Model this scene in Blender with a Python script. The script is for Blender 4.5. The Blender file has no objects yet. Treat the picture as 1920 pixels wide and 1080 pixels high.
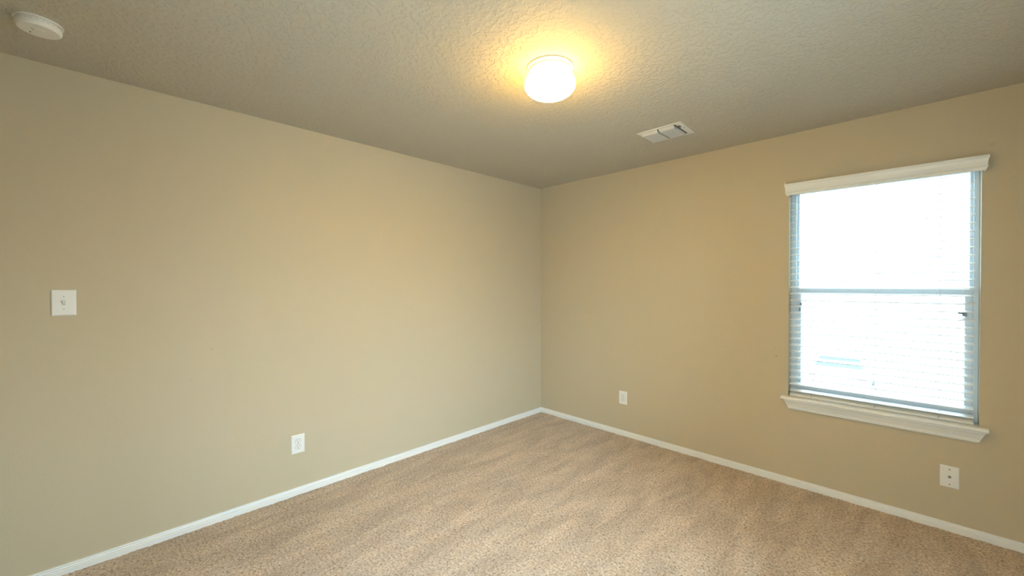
import bpy, bmesh, math, random
from mathutils import Vector, Matrix, Euler
import numpy as np

random.seed(4)
sc = bpy.context.scene
C = sc.collection
PI = math.pi
H = 2.44            # ceiling height
W, D = 3.34, 3.76   # room: x 0..W, y 0..-D  (window wall is y = 0)

# ------------------------------------------------------------------ camera
cam_d = bpy.data.cameras.new('camera')
cam = bpy.data.objects.new('camera', cam_d)
C.objects.link(cam)
F = 757.2
cam_d.sensor_width = 36.0
cam_d.lens = F * 36.0 / 1920.0
cam_d.clip_start = 0.02
cam_d.clip_end = 500
yaw, pitch, roll = 0.78429, -0.0096, -0.00108
cy, sy = math.cos(yaw), math.sin(yaw)
f0 = Vector((-sy, cy, 0)); r0 = Vector((cy, sy, 0)); u0 = Vector((0, 0, 1))
f_ = f0 * math.cos(pitch) + u0 * math.sin(pitch)
u_ = u0 * math.cos(pitch) - f0 * math.sin(pitch)
r1 = r0 * math.cos(roll) + u_ * math.sin(roll)
u1 = u_ * math.cos(roll) - r0 * math.sin(roll)
M = Matrix((r1, u1, -f_)).transposed().to_4x4()
M.translation = Vector((2.90895, -3.36249, 1.39833))
cam.matrix_world = M
sc.camera = cam

# ------------------------------------------------------------------ view / world
sc.view_settings.view_transform = 'Standard'
sc.view_settings.look = 'None'
sc.view_settings.gamma = 1.0
sc.view_settings.use_curve_mapping = False
EXPOSURE = 0.0
sc.view_settings.exposure = EXPOSURE
SKY = 20.0          # overcast sky seen through the window
LAMP = 182.0         # ceiling globe emission
DOOR_FILL = 14.0         # cool fill lamp added in the doorway behind the camera

wd = bpy.data.worlds.new('world'); sc.world = wd
wd.use_nodes = True
nt = wd.node_tree
bg = nt.nodes['Background']
tc = nt.nodes.new('ShaderNodeTexCoord')
sep = nt.nodes.new('ShaderNodeSeparateXYZ')
rmp = nt.nodes.new('ShaderNodeValToRGB')
rmp.color_ramp.elements[0].position = 0.48
rmp.color_ramp.elements[0].color = (0.25, 0.28, 0.30, 1)
rmp.color_ramp.elements[1].position = 0.60
rmp.color_ramp.elements[1].color = (0.57, 0.81, 1.0, 1)
mp = nt.nodes.new('ShaderNodeMapRange')
mp.inputs['From Min'].default_value = -1
nt.links.new(tc.outputs['Generated'], sep.inputs[0])
nt.links.new(sep.outputs['Z'], mp.inputs['Value'])
nt.links.new(mp.outputs[0], rmp.inputs[0])
nt.links.new(rmp.outputs[0], bg.inputs['Color'])
bg.inputs['Strength'].default_value = SKY

# window opening in the far wall
WX0, WX1, WZ0, WZ1 = 2.285, 3.163, 0.614, 2.082
def portal(name, loc, rot, sx, sz):
    l = bpy.data.lights.new(name, 'AREA'); l.shape = 'RECTANGLE'; l.size = sx; l.size_y = sz
    l.cycles.is_portal = True
    o = bpy.data.objects.new(name, l); o.location = loc; o.rotation_euler = rot; C.objects.link(o)
portal('window_portal', ((WX0+WX1)/2, 0.16, (WZ0+WZ1)/2), (-PI/2, 0, 0), WX1-WX0, WZ1-WZ0)
# second, wider window in the right wall (beyond the right edge of the picture)
RY0, RY1 = -2.55, -1.20
portal('side_window_portal', (W+0.16, (RY0+RY1)/2, (WZ0+WZ1)/2), (0, PI/2, 0), WZ1-WZ0, RY1-RY0)
# doorway in the near wall (behind the camera); an unseen fill lamp is added in its opening
DX0, DX1, DZ1 = 2.42, 3.24, 2.05
hl = bpy.data.lights.new('door_fill', 'AREA'); hl.shape = 'RECTANGLE'; hl.size = 0.76; hl.size_y = 1.9
hl.energy = DOOR_FILL; hl.color = (0.62, 0.84, 1.0)
ho = bpy.data.objects.new('door_fill', hl); ho.location = ((DX0+DX1)/2, -D-0.11, 1.02)
ho.rotation_euler = (PI/2, 0, 0); C.objects.link(ho)

# ------------------------------------------------------------------ materials
def mat(name, col, rough=0.6, metal=0.0, spec=0.5, emis=None, estr=0.0, bump=None, vary=None):
    """bump = (scale, strength, distance);  vary = (scale, other colour)"""
    m = bpy.data.materials.new(name); m.use_nodes = True
    n = m.node_tree; b = n.nodes['Principled BSDF']
    b.inputs['Base Color'].default_value = (*col, 1)
    b.inputs['Roughness'].default_value = rough
    b.inputs['Metallic'].default_value = metal
    b.inputs['Specular IOR Level'].default_value = spec
    if emis:
        b.inputs['Emission Color'].default_value = (*emis, 1)
        b.inputs['Emission Strength'].default_value = estr
    g = n.nodes.new('ShaderNodeNewGeometry')
    if vary:
        t = n.nodes.new('ShaderNodeTexNoise'); t.inputs['Scale'].default_value = vary[0]
        t.inputs['Detail'].default_value = 4
        n.links.new(g.outputs['Position'], t.inputs['Vector'])
        mx = n.nodes.new('ShaderNodeMix'); mx.data_type = 'RGBA'
        mx.inputs['A'].default_value = (*col, 1); mx.inputs['B'].default_value = (*vary[1], 1)
        n.links.new(t.outputs['Fac'], mx.inputs['Factor'])
        n.links.new(mx.outputs['Result'], b.inputs['Base Color'])
    if bump:
        t = n.nodes.new('ShaderNodeTexNoise'); t.inputs['Scale'].default_value = bump[0]
        t.inputs['Detail'].default_value = 3
        n.links.new(g.outputs['Position'], t.inputs['Vector'])
        bp = n.nodes.new('ShaderNodeBump'); bp.inputs['Strength'].default_value = bump[1]
        bp.inputs['Distance'].default_value = bump[2]
        n.links.new(t.outputs['Fac'], bp.inputs['Height'])
        n.links.new(bp.outputs[0], b.inputs['Normal'])
    return m

PAINT = (0.53, 0.458, 0.333)

def wall_mat(name, marks):
    """beige orange-peel wall paint with a few small scuffs: marks = [(x,y,z,radius,amount)]"""
    m = bpy.data.materials.new(name); m.use_nodes = True
    n = m.node_tree; b = n.nodes['Principled BSDF']; L = n.links
    b.inputs['Roughness'].default_value = 0.62
    b.inputs['Specular IOR Level'].default_value = 0.3
    g = n.nodes.new('ShaderNodeNewGeometry')
    t = n.nodes.new('ShaderNodeTexNoise'); t.inputs['Scale'].default_value = 1.3; t.inputs['Detail'].default_value = 3
    L.new(g.outputs['Position'], t.inputs['Vector'])
    mx = n.nodes.new('ShaderNodeMix'); mx.data_type = 'RGBA'
    mx.inputs['A'].default_value = (*[c*0.985 for c in PAINT], 1)
    mx.inputs['B'].default_value = (*[c*1.015 for c in PAINT], 1)
    L.new(t.outputs['Fac'], mx.inputs['Factor'])
    col = mx.outputs['Result']
    for (x, y, z, r, a) in marks:
        t2 = n.nodes.new('ShaderNodeTexNoise'); t2.inputs['Scale'].default_value = 45
        L.new(g.outputs['Position'], t2.inputs['Vector'])
        d = n.nodes.new('ShaderNodeVectorMath'); d.operation = 'DISTANCE'
        d.inputs[1].default_value = (x, y, z)
        L.new(g.outputs['Position'], d.inputs[0])
        ad = n.nodes.new('ShaderNodeMath'); ad.operation = 'MULTIPLY_ADD'
        L.new(t2.outputs['Fac'], ad.inputs[0]); ad.inputs[1].default_value = r*1.2
        L.new(d.outputs['Value'], ad.inputs[2])
        mr = n.nodes.new('ShaderNodeMapRange'); mr.interpolation_type = 'SMOOTHSTEP'
        mr.inputs['From Min'].default_value = r*1.5; mr.inputs['From Max'].default_value = r*0.6
        mr.inputs['To Max'].default_value = a
        L.new(ad.outputs[0], mr.inputs['Value'])
        m2 = n.nodes.new('ShaderNodeMix'); m2.data_type = 'RGBA'
        L.new(mr.outputs[0], m2.inputs['Factor']); L.new(col, m2.inputs['A'])
        m2.inputs['B'].default_value = (0.22, 0.17, 0.12, 1)
        col = m2.outputs['Result']
    L.new(col, b.inputs['Base Color'])
    nb = n.nodes.new('ShaderNodeTexNoise'); nb.inputs['Scale'].default_value = 130; nb.inputs['Detail'].default_value = 2
    L.new(g.outputs['Position'], nb.inputs['Vector'])
    nc = n.nodes.new('ShaderNodeTexNoise'); nc.inputs['Scale'].default_value = 22; nc.inputs['Detail'].default_value = 2
    L.new(g.outputs['Position'], nc.inputs['Vector'])
    sm = n.nodes.new('ShaderNodeMath'); sm.operation = 'MULTIPLY_ADD'
    L.new(nc.outputs['Fac'], sm.inputs[0]); sm.inputs[1].default_value = 1.2; L.new(nb.outputs['Fac'], sm.inputs[2])
    bp = n.nodes.new('ShaderNodeBump'); bp.inputs['Strength'].default_value = 0.30; bp.inputs['Distance'].default_value = 0.0016
    L.new(sm.outputs[0], bp.inputs['Height']); L.new(bp.outputs[0], b.inputs['Normal'])
    return m

def ceiling_mat():
    """knock-down texture: flattened plaster islands"""
    m = bpy.data.materials.new('knockdown_ceiling'); m.use_nodes = True
    n = m.node_tree; b = n.nodes['Principled BSDF']; L = n.links
    b.inputs['Base Color'].default_value = (0.53, 0.485, 0.40, 1)
    b.inputs['Roughness'].default_value = 0.7
    b.inputs['Specular IOR Level'].default_value = 0.25
    g = n.nodes.new('ShaderNodeNewGeometry')
    a = n.nodes.new('ShaderNodeTexNoise'); a.inputs['Scale'].default_value = 46; a.inputs['Detail'].default_value = 3.0
    a.inputs['Distortion'].default_value = 0.25
    L.new(g.outputs['Position'], a.inputs['Vector'])
    r = n.nodes.new('ShaderNodeValToRGB')
    r.color_ramp.elements[0].position = 0.46; r.color_ramp.elements[1].position = 0.56
    L.new(a.outputs['Fac'], r.inputs[0])
    c = n.nodes.new('ShaderNodeTexNoise'); c.inputs['Scale'].default_value = 160; c.inputs['Detail'].default_value = 2
    L.new(g.outputs['Position'], c.inputs['Vector'])
    s = n.nodes.new('ShaderNodeMath'); s.operation = 'MULTIPLY_ADD'
    L.new(c.outputs['Fac'], s.inputs[0]); s.inputs[1].default_value = 0.25; L.new(r.outputs[0], s.inputs[2])
    bp = n.nodes.new('ShaderNodeBump'); bp.inputs['Strength'].default_value = 0.6; bp.inputs['Distance'].default_value = 0.0028
    L.new(s.outputs[0], bp.inputs['Height']); L.new(bp.outputs[0], b.inputs['Normal'])
    return m

def carpet_mat():
    m = bpy.data.materials.new('beige_carpet'); m.use_nodes = True
    n = m.node_tree; b = n.nodes['Principled BSDF']; L = n.links
    b.inputs['Roughness'].default_value = 0.95
    b.inputs['Specular IOR Level'].default_value = 0.1
    b.inputs['Sheen Weight'].default_value = 0.12
    g = n.nodes.new('ShaderNodeNewGeometry')
    # yarn fleck
    a = n.nodes.new('ShaderNodeTexNoise'); a.inputs['Scale'].default_value = 85; a.inputs['Detail'].default_value = 4
    a.inputs['Roughness'].default_value = 0.65
    L.new(g.outputs['Position'], a.inputs['Vector'])
    r = n.nodes.new('ShaderNodeValToRGB'); e = r.color_ramp.elements
    e[0].position = 0.33; e[0].color = (0.27, 0.195, 0.145, 1)
    e[1].position = 0.66; e[1].color = (0.76, 0.645, 0.53, 1)
    k = e.new(0.44); k.color = (0.50, 0.40, 0.315, 1)
    k = e.new(0.53); k.color = (0.61, 0.50, 0.405, 1)
    L.new(a.outputs['Fac'], r.inputs[0])
    # brushed nap: vacuum tracks
    mpn = n.nodes.new('ShaderNodeMapping'); mpn.inputs['Rotation'].default_value = (0, 0, math.radians(-12))
    mpn.inputs['Scale'].default_value = (7.5, 1.9, 1)
    L.new(g.outputs['Position'], mpn.inputs['Vector'])
    t = n.nodes.new('ShaderNodeTexNoise'); t.inputs['Scale'].default_value = 1.3; t.inputs['Detail'].default_value = 4
    t.inputs['Distortion'].default_value = 0.6
    L.new(mpn.outputs[0], t.inputs['Vector'])
    mr = n.nodes.new('ShaderNodeMapRange'); mr.inputs['From Min'].default_value = 0.35; mr.inputs['From Max'].default_value = 0.65
    mr.inputs['To Min'].default_value = 0.84; mr.inputs['To Max'].default_value = 1.10
    L.new(t.outputs['Fac'], mr.inputs['Value'])
    mul = n.nodes.new('ShaderNodeVectorMath'); mul.operation = 'SCALE'
    L.new(r.outputs[0], mul.inputs[0]); L.new(mr.outputs[0], mul.inputs['Scale'])
    L.new(mul.outputs[0], b.inputs['Base Color'])
    v = n.nodes.new('ShaderNodeTexVoronoi'); v.inputs['Scale'].default_value = 150
    L.new(g.outputs['Position'], v.inputs['Vector'])
    s = n.nodes.new('ShaderNodeMath'); s.operation = 'MULTIPLY_ADD'
    L.new(v.outputs['Distance'], s.inputs[0]); s.inputs[1].default_value = -0.5; L.new(a.outputs['Fac'], s.inputs[2])
    bp = n.nodes.new('ShaderNodeBump'); bp.inputs['Strength'].default_value = 0.9; bp.inputs['Distance'].default_value = 0.008
    L.new(s.outputs[0], bp.inputs['Height']); L.new(bp.outputs[0], b.inputs['Normal'])
    return m

M_LEFT = wall_mat('beige_wall_paint_left', [(0, -2.93, 1.02, 0.012, 0.25), (0, -2.86, 0.62, 0.006, 0.35), (0, -3.03, 0.85, 0.010, 0.2)])
M_FAR = wall_mat('beige_wall_paint_far', [(2.213, 0, 0.885, 0.014, 0.5), (2.205, 0, 0.935, 0.008, 0.25), (3.20, 0, 2.145, 0.02, 0.18)])
M_WALL = wall_mat('beige_wall_paint', [])
M_CEIL = ceiling_mat()
M_CARPET = carpet_mat()
M_TRIM = mat('white_trim_paint', (0.80, 0.80, 0.79), 0.38, bump=(60, 0.08, 0.001))
M_VINYL = mat('white_vinyl_frame', (0.66, 0.70, 0.73), 0.35, bump=(90, 0.03, 0.0006))
M_SLAT = mat('white_faux_wood', (0.80, 0.82, 0.83), 0.35, bump=(25, 0.05, 0.0008))
M_CORD = mat('white_cord', (0.72, 0.74, 0.75), 0.8, bump=(400, 0.3, 0.0005))
M_PLATE = mat('white_plastic_plate', (0.80, 0.80, 0.79), 0.28, bump=(40, 0.02, 0.0004))
M_DARK = mat('dark_slot', (0.02, 0.018, 0.015), 0.7, vary=(300, (0.03, 0.027, 0.02)))
M_SCREW = mat('painted_screw', (0.60, 0.59, 0.56), 0.4, vary=(200, (0.5, 0.49, 0.46)))
M_STEEL = mat('nickel_connector', (0.35, 0.33, 0.30), 0.35, metal=0.9, vary=(200, (0.25, 0.23, 0.2)))
M_LATCH = mat('grey_latch', (0.26, 0.28, 0.30), 0.5, vary=(100, (0.22, 0.24, 0.26)))
M_VENT = mat('white_vent_enamel', (0.74, 0.72, 0.67), 0.45, bump=(80, 0.05, 0.0006))
M_VGREY = mat('grey_vent_enamel', (0.62, 0.60, 0.57), 0.6, vary=(90, (0.55, 0.53, 0.50)))  # greyer tone than the flange, mottled at random
M_DETECT = mat('ivory_plastic', (0.80, 0.77, 0.72), 0.4, bump=(60, 0.03, 0.0005))
M_PAN = mat('white_metal_pan', (0.78, 0.74, 0.66), 0.35, bump=(60, 0.03, 0.0004))
M_GLOBE = mat('lit_frosted_glass', (0.85, 0.82, 0.75), 0.3, emis=(1.0, 0.60, 0.13), estr=LAMP, bump=(30, 0.02, 0.0005))
# globe's glow is dimmed on its sides and shoulder to spare the ceiling
_n = M_GLOBE.node_tree; _g = _n.nodes.new('ShaderNodeNewGeometry'); _s = _n.nodes.new('ShaderNodeSeparateXYZ')
_m = _n.nodes.new('ShaderNodeMapRange'); _m.inputs['From Min'].default_value = -1; _m.inputs['From Max'].default_value = 1
_r = _n.nodes.new('ShaderNodeValToRGB'); _e = _r.color_ramp.elements
_e[0].position = 0.0; _e[0].color = (1, 1, 1, 1); _e[1].position = 1.0; _e[1].color = (0.45, 0.45, 0.45, 1)
for _p, _v in ((0.24, 0.90), (0.40, 0.28), (0.49, 0.08), (0.80, 0.08)):
    _k = _e.new(_p); _k.color = (_v, _v, _v, 1)
_x = _n.nodes.new('ShaderNodeMath'); _x.operation = 'MULTIPLY'; _x.inputs[1].default_value = LAMP
_n.links.new(_g.outputs['True Normal'], _s.inputs[0]); _n.links.new(_s.outputs['Z'], _m.inputs['Value'])
_n.links.new(_m.outputs[0], _r.inputs[0]); _n.links.new(_r.outputs[0], _x.inputs[0])
_n.links.new(_x.outputs[0], _n.nodes['Principled BSDF'].inputs['Emission Strength'])

def glass_mat():
    m = bpy.data.materials.new('window_glass'); m.use_nodes = True
    n = m.node_tree; n.nodes.remove(n.nodes['Principled BSDF'])
    out = n.nodes['Material Output']
    tr = n.nodes.new('ShaderNodeBsdfTransparent'); tr.inputs[0].default_value = (0.93, 0.97, 0.96, 1)
    gl = n.nodes.new('ShaderNodeBsdfGlossy'); gl.inputs['Roughness'].default_value = 0.02
    fr = n.nodes.new('ShaderNodeFresnel'); fr.inputs[0].default_value = 1.45
    mx = n.nodes.new('ShaderNodeMixShader')
    n.links.new(fr.outputs[0], mx.inputs[0]); n.links.new(tr.outputs[0], mx.inputs[1]); n.links.new(gl.outputs[0], mx.inputs[2])
    n.links.new(mx.outputs[0], out.inputs[0])
    return m
M_GLASS = glass_mat()

# ------------------------------------------------------------------ mesh helpers
def bx(bm, x0, x1, y0, y1, z0, z1):
    vs = [bm.verts.new((x, y, z)) for z in (z0, z1) for y in (y0, y1) for x in (x0, x1)]
    for f in ((0, 2, 3, 1), (4, 5, 7, 6), (0, 1, 5, 4), (2, 6, 7, 3), (0, 4, 6, 2), (1, 3, 7, 5)):
        bm.faces.new([vs[i] for i in f])
    return vs

def lathe(bm, prof, seg=48, cap=True):
    rings = []
    for r, z in prof:
        if r < 1e-6: rings.append([bm.verts.new((0, 0, z))])
        else: rings.append([bm.verts.new((r*math.cos(2*PI*i/seg), r*math.sin(2*PI*i/seg), z)) for i in range(seg)])
    for a, b in zip(rings, rings[1:]):
        for i in range(seg):
            j = (i+1) % seg
            if len(a) == 1 and len(b) == 1: continue
            if len(a) == 1: bm.faces.new((a[0], b[j], b[i]))
            elif len(b) == 1: bm.faces.new((a[i], a[j], b[0]))
            else: bm.faces.new((a[i], a[j], b[j], b[i]))
    if cap:
        for r in (rings[0], rings[-1]):
            if len(r) > 2: bm.faces.new(r)

def prism(bm, prof, fn0, fn1):
    """closed 2-D profile [(a,b)] swept between two placements"""
    A = [bm.verts.new(fn0(a, b)) for a, b in prof]
    B = [bm.verts.new(fn1(a, b)) for a, b in prof]
    n = len(prof)
    for i in range(n):
        j = (i+1) % n
        bm.faces.new((A[i], A[j], B[j], B[i]))
    bm.faces.new(A); bm.faces.new(list(reversed(B)))

def cyl(bm, c, r, h, axis='Z', seg=20):
    """cylinder from c along +axis by h"""
    t = bmesh.new(); lathe(t, [(r, 0), (r, h)], seg)
    R = {'Z': Matrix(), 'Y': Matrix.Rotation(-PI/2, 4, 'X'), 'X': Matrix.Rotation(PI/2, 4, 'Y')}[axis]
    t.transform(Matrix.Translation(c) @ R)
    me = bpy.data.meshes.new('t'); t.to_mesh(me); t.free(); bm.from_mesh(me); bpy.data.meshes.remove(me)

def obj(name, bm, m, parent=None, smooth=False, bevel=0.0, seg=2):
    bmesh.ops.recalc_face_normals(bm, faces=bm.faces)
    me = bpy.data.meshes.new(name); bm.to_mesh(me); bm.free()
    me.materials.append(m)
    o = bpy.data.objects.new(name, me); C.objects.link(o)
    if parent: o.parent = parent
    if smooth:
        for p in me.polygons: p.use_smooth = True
        try: me.set_sharp_from_angle(angle=math.radians(38))
        except Exception: pass
    if bevel:
        b = o.modifiers.new('bevel', 'BEVEL'); b.width = bevel; b.segments = seg; b.limit_method = 'ANGLE'
    return o

def empty(name, loc=(0, 0, 0), rot=(0, 0, 0)):
    o = bpy.data.objects.new(name, None); C.objects.link(o); o.location = loc; o.rotation_euler = rot
    o.empty_display_size = 0.1
    return o

def tag(o, label, cat, group=None):
    o['label'] = label; o['category'] = cat
    if group: o['group'] = group
    return o

def struct(o):
    o['kind'] = 'structure'; return o

# ------------------------------------------------------------------ room shell
T = 0.14
def wall_with_hole(name, m, axis, at, thick, a0, a1, h0, h1, z0=0.0, z1=H, lo=0.0, hi=1.0):
    """wall slab with a rectangular hole; axis 'x' runs along x at y=at..at+thick"""
    bm = bmesh.new()
    xs = [lo, a0, a1, hi]; zs = [z0, h0, h1, z1]
    zs = [z0] + ([h0] if h0 > z0 else []) + [h1, z1]
    ya, yb = at, at+thick
    V = {}
    def v(i, k, s):
        key = (i, k, s)
        if key not in V: V[key] = bm.verts.new((xs[i], ya if s == 0 else yb, zs[k]))
        return V[key]
    hk = 1 if h0 > z0 else 0
    for i in range(3):
        for k in range(len(zs)-1):
            if i == 1 and k == hk: continue
            for s in (0, 1): bm.faces.new((v(i, k, s), v(i+1, k, s), v(i+1, k+1, s), v(i, k+1, s)))
    # returns
    for i in (1, 2): bm.faces.new((v(i, hk, 0), v(i, hk+1, 0), v(i, hk+1, 1), v(i, hk, 1)))
    bm.faces.new((v(1, hk+1, 0), v(2, hk+1, 0), v(2, hk+1, 1), v(1, hk+1, 1)))
    if hk: bm.faces.new((v(1, hk, 0), v(2, hk, 0), v(2, hk, 1), v(1, hk, 1)))
    # outer rim
    n = len(zs)-1
    for k in range(n):
        bm.faces.new((v(0, k, 0), v(0, k+1, 0), v(0, k+1, 1), v(0, k, 1)))
        bm.faces.new((v(3, k, 0), v(3, k+1, 0), v(3, k+1, 1), v(3, k, 1)))
    for i in range(3):
        bm.faces.new((v(i, n, 0), v(i+1, n, 0), v(i+1, n, 1), v(i, n, 1)))
        if not (hk == 0 and i == 1): bm.faces.new((v(i, 0, 0), v(i+1, 0, 0), v(i+1, 0, 1), v(i, 0, 1)))
    return struct(obj(name, bm, m))

wall_with_hole('wall_far', M_FAR, 'x', 0.0, T, WX0, WX1, WZ0, WZ1, lo=-T, hi=W+T)
wall_with_hole('wall_near', M_WALL, 'x', -D-T, T, DX0, DX1, 0.0, DZ1, lo=-T, hi=W+T)
bm = bmesh.new(); bx(bm, -T, 0, -D, 0, 0, H); struct(obj('wall_left', bm, M_LEFT))
wr = wall_with_hole('wall_right', M_WALL, 'x', 0.0, T, -RY1, -RY0, WZ0, WZ1, lo=0.0, hi=D)
wr.data.transform(Matrix.Translation((W, 0, 0)) @ Matrix.Rotation(-PI/2, 4, 'Z'))
# window_2: plain twin vinyl unit
w2 = struct(empty('window_2', (W, (RY0+RY1)/2, WZ0)))
def w2obj(name, bm, m):
    bmesh.ops.translate(bm, verts=bm.verts, vec=-Vector(w2.location)); return obj(name, bm, m, w2)
bm = bmesh.new(); YM = (RY0+RY1)/2
for y0_, y1_ in ((RY0, RY0+0.04), (RY1-0.04, RY1), (YM-0.03, YM+0.03)): bx(bm, W+0.08, W+0.13, y0_, y1_, WZ0, WZ1)
for y0_, y1_ in ((RY0+0.04, YM-0.03), (YM+0.03, RY1-0.04)):
    bx(bm, W+0.08, W+0.13, y0_, y1_, WZ0, WZ0+0.045); bx(bm, W+0.08, W+0.13, y0_, y1_, WZ1-0.04, WZ1); bx(bm, W+0.085, W+0.125, y0_, y1_, 1.335, 1.37)
w2obj('frame', bm, M_VINYL)
bm = bmesh.new(); bx(bm, W+0.102, W+0.106, RY0+0.03, RY1-0.03, WZ0+0.03, WZ1-0.03); w2obj('pane', bm, M_GLASS)
bm = bmesh.new(); bx(bm, W-0.045, W-0.0005, RY0-0.04, RY1+0.04, WZ0-0.02, WZ0); bx(bm, W-0.0005, W+0.08, RY0+0.001, RY1-0.001, WZ0-0.002, WZ0+0.002); bx(bm, W-0.018, W-0.0005, RY0-0.02, RY1+0.02, WZ0-0.085, WZ0-0.02)
w2obj('sill', bm, M_TRIM)
bm = bmesh.new(); bx(bm, -T, W+T, -D-T, T, H, H+0.15); struct(obj('ceiling', bm, M_CEIL))

# carpet: a fine grid with the pile's tufts as real relief
def carpet():
    st = 0.0085
    nx, ny = int(W/st), int((D+T)/st)
    xs = np.linspace(0, W, nx+1); ys = np.linspace(-D-T, 0, ny+1)
    rng = np.random.default_rng(3)
    def smooth(a, k):
        for _ in range(k):
            a = (a + np.roll(a, 1, 0) + np.roll(a, -1, 0) + np.roll(a, 1, 1) + np.roll(a, -1, 1)) / 5
        return a
    n1 = rng.standard_normal((nx+1, ny+1)); n2 = smooth(rng.standard_normal((nx+1, ny+1)), 14)
    h = n1*0.0010 + n2/n2.std()*0.0009
    X, Y = np.meshgrid(xs, ys, indexing='ij')
    jx = rng.uniform(-.4, .4, X.shape)*st; jy = rng.uniform(-.4, .4, X.shape)*st
    jx[0] = jx[-1] = 0; jy[:, 0] = jy[:, -1] = 0
    co = np.stack([X+jx, Y+jy, np.clip(h, -0.004, 0.004)-0.001], -1).reshape(-1, 3)
    i, j = np.meshgrid(np.arange(nx), np.arange(ny), indexing='ij')
    a = (i*(ny+1)+j).ravel(); q = np.stack([a, a+ny+1, a+ny+2, a+1], -1)
    me = bpy.data.meshes.new('floor')
    me.vertices.add(len(co)); me.vertices.foreach_set('co', co.ravel())
    me.loops.add(q.size); me.loops.foreach_set('vertex_index', q.ravel())
    me.polygons.add(len(q)); me.polygons.foreach_set('loop_start', np.arange(0, q.size, 4))
    me.update(); me.validate()
    me.materials.append(M_CARPET)
    o = bpy.data.objects.new('floor', me); C.objects.link(o)
    for p in me.polygons: p.use_smooth = True
    return struct(o)
carpet()
bm = bmesh.new(); bx(bm, -T, W+T, -D-T-1.6, T, -0.15, -0.02)
struct(obj('trim_1', bm, mat('subfloor', (0.4, 0.33, 0.25), 0.9, vary=(5, (0.35, 0.28, 0.2)))))

# hall beyond the doorway (plain painted end wall, closes the view behind the camera)
bm = bmesh.new()
bx(bm, DX0-0.6, DX1+0.6, -D-T-1.3, -D-T-1.2, 0, H)
struct(obj('wall_hall', bm, M_WALL))

# baseboards: low moulding with a lip, a groove and a broad flat foot
BB = [(0, -0.01), (0.017, -0.01), (0.018, 0.024), (0.0165, 0.027), (0.0085, 0.029), (0.0065, 0.035), (0.0095, 0.0375), (0.0105, 0.041), (0.0085, 0.0455), (0, 0.046)]
def baseboard(name, fn0, fn1):
    bm = bmesh.new(); prism(bm, BB, fn0, fn1); return struct(obj(name, bm, M_TRIM))
baseboard('baseboard_left', lambda a, b: (a, -D+a, b), lambda a, b: (a, -a, b))
baseboard('baseboard_far', lambda a, b: (a, -a, b), lambda a, b: (W-a, -a, b))
baseboard('baseboard_right', lambda a, b: (W-a, -a, b), lambda a, b: (W-a, -D+a, b))
baseboard('baseboard_near', lambda a, b: (DX0, -D+a, b), lambda a, b: (a, -D+a, b))
# door casing of the doorway behind
bm = bmesh.new()
bx(bm, DX0-0.06, DX0, -D, -D+0.018, 0, DZ1+0.06); bx(bm, DX1, DX1+0.06, -D, -D+0.018, 0, DZ1+0.06)
bx(bm, DX0, DX1, -D, -D+0.018, DZ1, DZ1+0.06)
struct(obj('trim_2', bm, M_TRIM, bevel=0.004))

# ------------------------------------------------------------------ window (single hung, white vinyl)
win = struct(empty('window_1', ((WX0+WX1)/2, 0, WZ0)))
wl = win.location
def wobj(name, bm, m, parent=None, **k):
    bmesh.ops.translate(bm, verts=bm.verts, vec=-wl)
    o = obj(name, bm, m, parent or win, **k); return o
FY0, FY1 = 0.078, 0.135
fw = 0.030
bm = bmesh.new()
bx(bm, WX0, WX0+fw, FY0, FY1, WZ0, WZ1); bx(bm, WX1-fw*0.75, WX1, FY0, FY1, WZ0, WZ1)
bx(bm, WX0+fw, WX1-fw*0.75, FY0, FY1, WZ1-fw, WZ1); bx(bm, WX0+fw, WX1-fw*0.75, FY0, FY1, WZ0, WZ0+0.035)
wobj('frame', bm, M_VINYL, bevel=0.002)
# lower sash sits in front
LX0, LX1 = WX0+fw, WX1-fw*0.75
ZM = 1.352
bm = bmesh.new()
bx(bm, LX0, LX0+0.028, 0.083, 0.108, WZ0+0.035, ZM+0.016); bx(bm, LX1-0.030, LX1, 0.083, 0.108, WZ0+0.035, ZM+0.016)
bx(bm, LX0+0.028, LX1-0.030, 0.083, 0.108, WZ0+0.035, WZ0+0.075); bx(bm, LX0+0.028, LX1-0.030, 0.083, 0.108, ZM-0.016, ZM+0.016)
ls = wobj('lower_sash', bm, M_VINYL, bevel=0.002)
bm = bmesh.new(); bx(bm, LX0+0.026, LX1-0.028, 0.094, 0.098, WZ0+0.073, ZM-0.014)
wobj('pane', bm, M_GLASS, ls)
bm = bmesh.new()
bx(bm, LX0, LX0+0.012, 0.112, 0.132, ZM-0.016, WZ1-fw); bx(bm, LX1-0.012, LX1, 0.112, 0.132, ZM-0.016, WZ1-fw)
bx(bm, LX0+0.012, LX1-0.012, 0.112, 0.132, WZ1-fw-0.02, WZ1-fw); bx(bm, LX0+0.012, LX1-0.012, 0.112, 0.132, ZM-0.016, ZM+0.014)
us = wobj('upper_sash', bm, M_VINYL, bevel=0.002)
bm = bmesh.new(); bx(bm, LX0+0.010, LX1-0.010, 0.120, 0.124, ZM+0.012, WZ1-fw-0.018)
wobj('pane', bm, M_GLASS, us)
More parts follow.
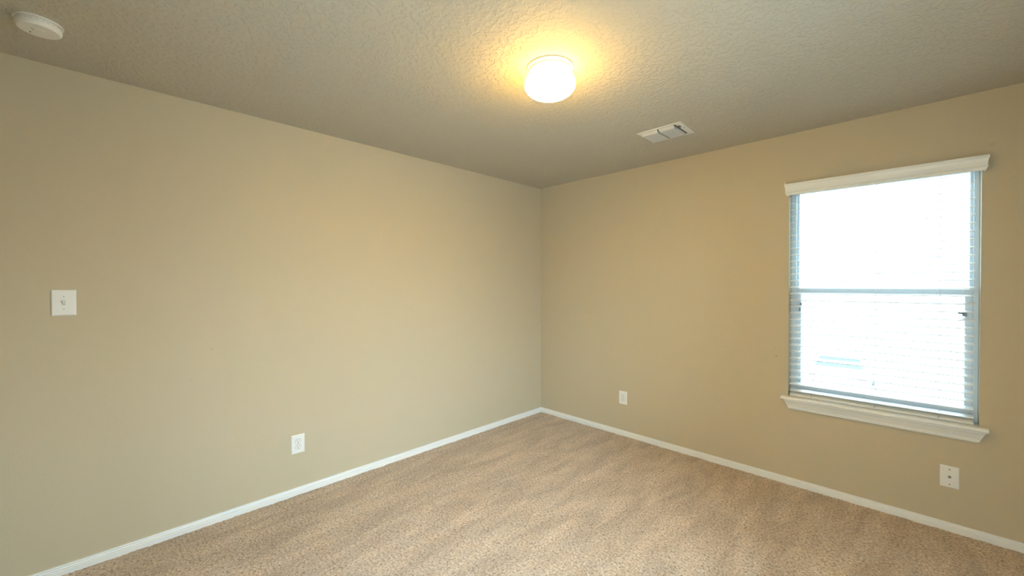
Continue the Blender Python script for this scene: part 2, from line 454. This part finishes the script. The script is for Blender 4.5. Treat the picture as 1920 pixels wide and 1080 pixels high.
# little grey catches on the stiles of the lower sash
bm = bmesh.new()
bx(bm, LX0+0.022, LX0+0.034, 0.072, 0.083, ZM-0.118, ZM-0.085); bx(bm, LX0+0.018, LX0+0.028, 0.074, 0.083, ZM-0.145, ZM-0.112)
wobj('sash_catch', bm, M_LATCH, ls, bevel=0.001)
bm = bmesh.new()
bx(bm, LX1-0.050, LX1-0.043, 0.074, 0.083, ZM-0.118, ZM-0.104); bx(bm, LX1-0.056, LX1-0.030, 0.074, 0.083, ZM-0.128, ZM-0.117)
bx(bm, LX1-0.040, LX1-0.022, 0.074, 0.083, ZM-0.140, ZM-0.121)
wobj('sash_catch', bm, M_LATCH, ls, bevel=0.001)
# stool with rounded nose and horns
bm = bmesh.new()
nose = [(0.078, 0.0015), (0.078, -0.020), (-0.040, -0.020), (-0.0455, -0.017), (-0.048, -0.011), (-0.0465, -0.004), (-0.042, 0.0015)]
prism(bm, nose, lambda a, b: (WX0+0.0005, a, WZ0+b), lambda a, b: (WX1-0.0005, a, WZ0+b))
nose2 = [(-0.0002, 0.0015), (-0.0002, -0.020)] + nose[2:]
prism(bm, nose2, lambda a, b: (2.246, a, WZ0+b), lambda a, b: (WX0+0.0005, a, WZ0+b))
prism(bm, nose2, lambda a, b: (WX1-0.0005, a, WZ0+b), lambda a, b: (3.194, a, WZ0+b))
wobj('sill', bm, M_TRIM)
# apron: crown-like moulding, ends returned at a slant
bm = bmesh.new()
ap = [(0, 0.0), (-0.036, 0.0), (-0.037, -0.006), (-0.031, -0.012), (-0.024, -0.030), (-0.018, -0.044), (-0.0175, -0.047), (-0.020, -0.049), (-0.019, -0.060), (-0.012, -0.066), (0, -0.067)]
zt = WZ0-0.0205
prism(bm, ap, lambda a, b: (2.264 + (-b)*0.42, a, zt+b), lambda a, b: (3.186 - (-b)*0.42, a, zt+b))
wobj('apron', bm, M_TRIM)

# ------------------------------------------------------------------ blind
SX0, SX1 = WX0+0.006, WX1-0.020
bl = tag(empty('window_blind', ((SX0+SX1)/2, 0.03, WZ1)), 'white two-inch horizontal slat blind hanging inside the bright window', 'window blind')
bo = Vector(bl.location)
def bobj(name, bm, m, parent=None, **k):
    bmesh.ops.translate(bm, verts=bm.verts, vec=-bo); return obj(name, bm, m, parent or bl, **k)
# headrail behind the valance
bm = bmesh.new(); bx(bm, SX0, SX1+0.010, 0.006, 0.058, WZ1-0.045, WZ1-0.001)
bobj('headrail', bm, M_SLAT, bevel=0.002)
# valance: moulded front with returns at both ends
VX0, VX1 = 2.278, 3.172
VZ0, VZ1 = 2.008, 2.088
vp = [(0.0, 0.0), (0.0, VZ1-VZ0), (-0.014, VZ1-VZ0), (-0.0155, VZ1-VZ0-0.006), (-0.0155, VZ1-VZ0-0.014), (-0.0125, VZ1-VZ0-0.018), (-0.010, VZ1-VZ0-0.034), (-0.009, 0.026), (-0.011, 0.018), (-0.0065, 0.014), (-0.0065, 0.008), (-0.003, 0.0)]
bm = bmesh.new()
VY = -0.030
prism(bm, vp, lambda a, b: (VX0 + a, VY+a, VZ0+b), lambda a, b: (VX1 - a, VY+a, VZ0+b))
prism(bm, vp, lambda a, b: (VX0+a, VY+a, VZ0+b), lambda a, b: (VX0+a, -0.001, VZ0+b))
prism(bm, vp, lambda a, b: (VX1-a, VY+a, VZ0+b), lambda a, b: (VX1-a, -0.001, VZ0+b))
val = bobj('valance', bm, M_SLAT)
bm = bmesh.new(); bx(bm, VX0-0.012, VX0-0.006, VY-0.012, VY-0.006, VZ1-0.004, VZ1+0.016)
bobj('valance_clip', bm, M_PLATE, val, bevel=0.001)
# slats
pitch = 0.0450; n = 31
zb = 0.657
def slat_bm():
    bm = bmesh.new()
    w = 0.050; th = 0.0042
    top = []; 
    for i in range(7):
        u = -w/2 + w*i/6
        crown = 0.0008*(1-(2*u/w)**2)
        top.append((u, crown+th/2))
    bot = [(u, b-th) for u, b in reversed(top)]
    prism(bm, top+bot, lambda a, b: (-(SX1-SX0)/2, a, b), lambda a, b: ((SX1-SX0)/2, a, b))
    return bm
s0 = obj('slat', slat_bm(), M_SLAT, bl, smooth=True)
tilt = math.radians(11)
YS = 0.034
for i in range(n):
    o = s0 if i == 0 else s0.copy()
    if i: C.objects.link(o); o.parent = bl
    o.location = ((SX0+SX1)/2-bo.x, YS-bo.y, zb+i*pitch-bo.z)
    o.rotation_euler = (tilt + random.uniform(-.012, .012), 0, 0)
# bottom rail
bm = bmesh.new()
t_ = bmesh.new(); bx(t_, SX0, SX1, -0.026, 0.026, -0.008, 0.008)
t_.transform(Matrix.Translation((0, YS-0.004, 0.6325)) @ Matrix.Rotation(math.radians(20), 4, 'X'))
me = bpy.data.meshes.new('t'); t_.to_mesh(me); t_.free(); bm.from_mesh(me); bpy.data.meshes.remove(me)
rail = bobj('bottom_rail', bm, M_SLAT, bevel=0.003)
for x in (2.415, 2.735, 3.010):
    bm = bmesh.new()
    for yy in (YS-0.0265, YS+0.0265):
        cyl(bm, (x, yy, 0.64), 0.0007, WZ1-0.045-0.64, 'Z', 8)
    cyl(bm, (x+0.004, YS, 0.64), 0.0008, WZ1-0.045-0.64, 'Z', 8)
    bobj('ladder_cord', bm, M_CORD)
    bm = bmesh.new(); cyl(bm, (x, YS-0.031, 0.632), 0.0022, 0.006, 'Y', 12)
    cyl(bm, (x, YS-0.0305, 0.624), 0.0008, 0.02, 'Z', 8)
    bobj('cord_plug', bm, M_LATCH, rail)

# ------------------------------------------------------------------ ceiling light
cl = tag(empty('ceiling_light', (1.657, -1.847, H)), 'round flush ceiling light with a glowing white globe', 'ceiling light')
bm = bmesh.new()
lathe(bm, [(0.0, 0), (0.108, 0), (0.112, -0.003), (0.112, -0.008), (0.108, -0.012), (0.103, -0.014), (0.104, -0.020), (0.101, -0.026), (0.097, -0.031), (0.090, -0.034), (0.0, -0.034)], 72)
obj('mounting_pan', bm, M_PAN, cl, smooth=True)
bm = bmesh.new()
pr = [(0.093, -0.034)]
for i in range(15):
    a = math.radians(42 - i*132/14)
    pr.append((0.1235*math.cos(a)**0.85 if math.cos(a) > 1e-6 else 0, -0.080 + 0.062*math.sin(a)))
pr[-1] = (0, -0.142)
lathe(bm, pr, 72)
obj('glass_globe', bm, M_GLOBE, cl, smooth=True)

# ------------------------------------------------------------------ smoke detector
sd = tag(empty('smoke_detector', (0.437, -3.547, H)), 'round ivory smoke detector on the ceiling in the upper left corner', 'smoke detector')
bm = bmesh.new(); lathe(bm, [(0, 0), (0.067, 0), (0.068, -0.003), (0.067, -0.006), (0.0, -0.006)], 64)
obj('base_plate', bm, M_DETECT, sd, smooth=True)
bm = bmesh.new(); lathe(bm, [(0, -0.006), (0.059, -0.006), (0.059, -0.009), (0.063, -0.010), (0.0635, -0.024), (0.062, -0.030), (0.057, -0.034), (0.0, -0.0345)], 64)
obj('body', bm, M_DETECT, sd, smooth=True)
bm = bmesh.new()
for i in range(26):
    a = 2*PI*i/26
    t_ = bmesh.new(); bx(t_, 0.0625, 0.0640, -0.005, 0.005, -0.0155, -0.0135)
    t_.transform(Matrix.Rotation(a, 4, 'Z')); me = bpy.data.meshes.new('t'); t_.to_mesh(me); t_.free(); bm.from_mesh(me); bpy.data.meshes.remove(me)
obj('sounder_slots', bm, M_SCREW, sd)
bm = bmesh.new(); cyl(bm, (0.010, 0.006, -0.0365), 0.011, 0.003, 'Z', 32); obj('test_button', bm, M_DETECT, sd, bevel=0.0006)
bm = bmesh.new(); bx(bm, -0.034, -0.022, -0.026, -0.0235, -0.0353, -0.034)
obj('indicator', bm, M_DARK, sd)
bm = bmesh.new(); cyl(bm, (0.006, -0.014, -0.0355), 0.0025, 0.0018, 'Z', 16); cyl(bm, (0.014, -0.018, -0.0355), 0.0018, 0.0018, 'Z', 16)
obj('sensor_hole', bm, M_STEEL, sd)

# ------------------------------------------------------------------ air vent
av = tag(empty('air_vent', (1.69, -0.638, H)), 'white rectangular ceiling air vent with two raised louvre panels', 'air vent')
hx, hy = 0.150, 0.1265
bm = bmesh.new()
fl = 0.020
for (a, b, c, d) in ((-hx, hx, -hy, -hy+fl), (-hx, hx, hy-fl, hy), (-hx, -hx+fl, -hy+fl, hy-fl), (hx-fl*2.2, hx, -hy+fl, hy-fl)):
    bx(bm, a, b, c, d, -0.005, 0)
obj('flange', bm, M_VENT, av, bevel=0.0015)
bm = bmesh.new(); bx(bm, -hx+fl, hx-fl*2.2, -hy+fl, hy-fl, -0.0025, -0.0005); obj('backing', bm, M_DARK, av)
xs_ = [(-hx+fl+0.001, -0.016), (-0.006, hx-fl*2.2-0.010)]
for a, b in xs_:
    bm = bmesh.new()
    pf = [(-0.1055, -0.002), (-0.1045, -0.006), (-0.088, -0.020), (-0.084, -0.021), (0.100, -0.014), (0.103, -0.0045), (0.103, -0.002)]
    prism(bm, pf, lambda u, w: (a, u, w), lambda u, w: (b, u, w))
    # fine louvre ribs
    for k in range(14):
        y = -0.078 + k*0.0125; z = -0.021 + (y+0.086)*0.0376
        bx(bm, a+0.004, b-0.004, y, y+0.004, z-0.0012, z+0.001)
    obj('louvre_panel', bm, M_VGREY, av, bevel=0.0008)
bm = bmesh.new(); bx(bm, hx-0.038, hx-0.034, -0.085, -0.035, -0.007, -0.004); bx(bm, hx-0.030, hx-0.026, -0.075, -0.048, -0.010, -0.004)
bx(bm, hx-0.036, hx-0.026, -0.066, -0.060, -0.012, -0.004)
obj('damper_lever', bm, M_STEEL, av)
for sx_, sy_ in ((1, 1), (-1, -1)):
    bm = bmesh.new(); cyl(bm, (sx_*(hx-0.018), sy_*0.02*(-1) if sx_ > 0 else 0.02, -0.0065), 0.0035, 0.002, 'Z', 14)
    obj('screw', bm, M_STEEL if sx_ > 0 else M_SCREW, av)

# ------------------------------------------------------------------ wall plates (local: x right, z up, -y towards the room)
def plate_root(name, loc, rz, label, cat, group=None):
    return tag(empty(name, loc, (0, 0, rz)), label, cat, group)
def cover_plate(parent, w, h, cut=()):
    bm = bmesh.new()
    d = 0.0065; e = 0.004
    A = [(-w/2, -h/2), (w/2, -h/2), (w/2, h/2), (-w/2, h/2)]
    back = [bm.verts.new((x, 0, z)) for x, z in A]
    mid = [bm.verts.new((x, -d*0.55, z)) for x, z in A]
    fr = [bm.verts.new((x-math.copysign(e, x), -d, z-math.copysign(e, z))) for x, z in A]
    bm.faces.new(back); bm.faces.new(fr)
    for P, Q in ((back, mid), (mid, fr)):
        for i in range(4): bm.faces.new((P[i], P[(i+1) % 4], Q[(i+1) % 4], Q[i]))
    return obj('cover_plate', bm, M_PLATE, parent, bevel=0.0008)
def screw(parent, z, x=0.0, m=None, r=0.0032):
    bm = bmesh.new(); cyl(bm, (x, -0.0075, z), r, 0.0015, 'Y', 16)
    s = obj('screw', bm, m or M_SCREW, parent)
    return s
def duplex(parent):
    for z in (0.0195, -0.0195):
        bm = bmesh.new(); pts = []
        for i in range(40):
            a = 2*PI*i/40; x = 0.0172*math.cos(a); zz = 0.0172*math.sin(a)
            pts.append((x, max(-0.0142, min(0.0142, zz))))
        prism(bm, pts, lambda a, b: (a, -0.0062, z+b), lambda a, b: (a, -0.0085, z+b))
        f = obj('receptacle', bm, M_PLATE, parent, bevel=0.0006)
        # recess line around it
        bm = bmesh.new()
        P2 = [(x*1.07, b*1.08) for x, b in pts]
        prism(bm, P2, lambda a, b: (a, -0.0060, z+b), lambda a, b: (a, -0.00665, z+b))
        obj('recess', bm, M_LATCH, f)
        bm = bmesh.new()
        bx(bm, -0.0075, -0.0055, -0.0088, -0.0084, z+0.001, z+0.010)
        bx(bm, 0.0055, 0.0075, -0.0088, -0.0084, z+0.002, z+0.009)
        cyl(bm, (0, -0.0088, z-0.007), 0.0030, 0.0004, 'Y', 16)
        obj('slots', bm, M_DARK, f)
    screw(parent, 0.0)

# left wall faces +x : rotate local -y onto +x  -> rz = +90 deg
RL = PI/2
sw = plate_root('light_switch', (0, -3.511, 1.311), RL, 'white toggle light switch high on the left wall', 'light switch')
cover_plate(sw, 0.082, 0.124)
screw(sw, 0.030); screw(sw, -0.030)
bm = bmesh.new(); bx(bm, -0.0055, 0.0055, -0.0070, -0.0062, -0.0125, 0.0125); obj('toggle_slot', bm, M_SCREW, sw)
bm = bmesh.new()
prism(bm, [(-0.0065, -0.006), (-0.0065, 0.006), (-0.0185, 0.0125), (-0.0195, 0.0095), (-0.018, 0.006)], lambda a, b: (-0.0042, a, b), lambda a, b: (0.0042, a, b))
obj('toggle', bm, M_PLATE, sw, bevel=0.0006)
ol = plate_root('wall_outlet', (0, -2.472, 0.335), RL, 'white duplex power outlet low on the left wall', 'power outlet', 'power outlets')
cover_plate(ol, 0.082, 0.124); duplex(ol)
o2 = plate_root('wall_outlet', (1.004, 0, 0.347), 0, 'small white duplex power outlet on the far wall near the corner', 'power outlet', 'power outlets')
cover_plate(o2, 0.080, 0.120); duplex(o2)
cp = plate_root('cable_plate', (3.054, 0, 0.305), 0, 'white cable wall plate with three dark dots below the window', 'wall plate')
cover_plate(cp, 0.076, 0.122)
screw(cp, 0.042, m=M_LATCH, r=0.0036); screw(cp, -0.042, m=M_LATCH, r=0.0036)
bm = bmesh.new(); cyl(bm, (0, -0.0095, 0), 0.0075, 0.0035, 'Y', 6); cyl(bm, (0, -0.017, 0), 0.0045, 0.008, 'Y', 20)
obj('coax_connector', bm, M_STEEL, cp)

# ------------------------------------------------------------------ outside: street level one storey below
GZ = -3.0
M_CONC = mat('street_ground', (0.38, 0.39, 0.38), 0.9, vary=(0.6, (0.33, 0.34, 0.33)))
M_CAR = mat('silver_car_paint', (0.55, 0.57, 0.60), 0.35, vary=(20, (0.53, 0.55, 0.58)))
M_CARG = mat('car_glass', (0.055, 0.065, 0.075), 0.3, spec=0.25, vary=(5, (0.06, 0.07, 0.08)))
M_RUB = mat('tyre_rubber', (0.17, 0.17, 0.18), 0.9, bump=(100, 0.2, 0.002))
M_TAIL = mat('tail_lamp_lens', (0.20, 0.16, 0.16), 0.3, vary=(10, (0.2, 0.15, 0.15)))
bm = bmesh.new(); bx(bm, -60, 80, -60, 120, GZ-0.2, GZ)
struct(obj('ground', bm, M_CONC))
car = tag(empty('car', (0.80, 18.6, GZ)), 'silver parked car with dark windows seen faintly from behind through the lower left slats', 'car')
hw = 0.90
side = [(-2.25, 0.45), (-2.28, 0.85), (-2.2, 1.02), (-1.95, 1.05), (0.9, 1.02), (2.0, 0.86), (2.25, 0.7), (2.25, 0.4), (1.9, 0.28), (-2.0, 0.28)]
bm = bmesh.new(); prism(bm, side, lambda a, b: (-hw, a, b), lambda a, b: (hw, a, b))
obj('body', bm, M_CAR, car, bevel=0.07, seg=3)
bm = bmesh.new()
low = [(-0.80, -2.0), (0.80, -2.0), (0.80, 0.95), (-0.80, 0.95)]; top = [(-0.62, -1.45), (0.62, -1.45), (0.62, 0.15), (-0.62, 0.15)]
A = [bm.verts.new((x, y, 1.0)) for x, y in low]; B = [bm.verts.new((x, y, 1.48)) for x, y in top]
bm.faces.new(A); bm.faces.new(B)
for i in range(4): bm.faces.new((A[i], A[(i+1) % 4], B[(i+1) % 4], B[i]))
obj('cabin_glass', bm, M_CARG, car, bevel=0.03)
bm = bmesh.new(); bx(bm, -0.66, 0.66, -1.5, 0.2, 1.455, 1.51); obj('roof', bm, M_CAR, car, bevel=0.025)
for sx_ in (-1, 1):
    for yy in (-1.4, 1.4):
        bm = bmesh.new(); cyl(bm, (sx_*0.80-0.11, yy, 0.32), 0.32, 0.22, 'X', 28); obj('wheel', bm, M_RUB, car, bevel=0.02)
    bm = bmesh.new(); bx(bm, sx_*0.75-0.12, sx_*0.75+0.12, -2.30, -2.2, 0.72, 0.90); obj('tail_lamp', bm, M_TAIL, car, bevel=0.01)
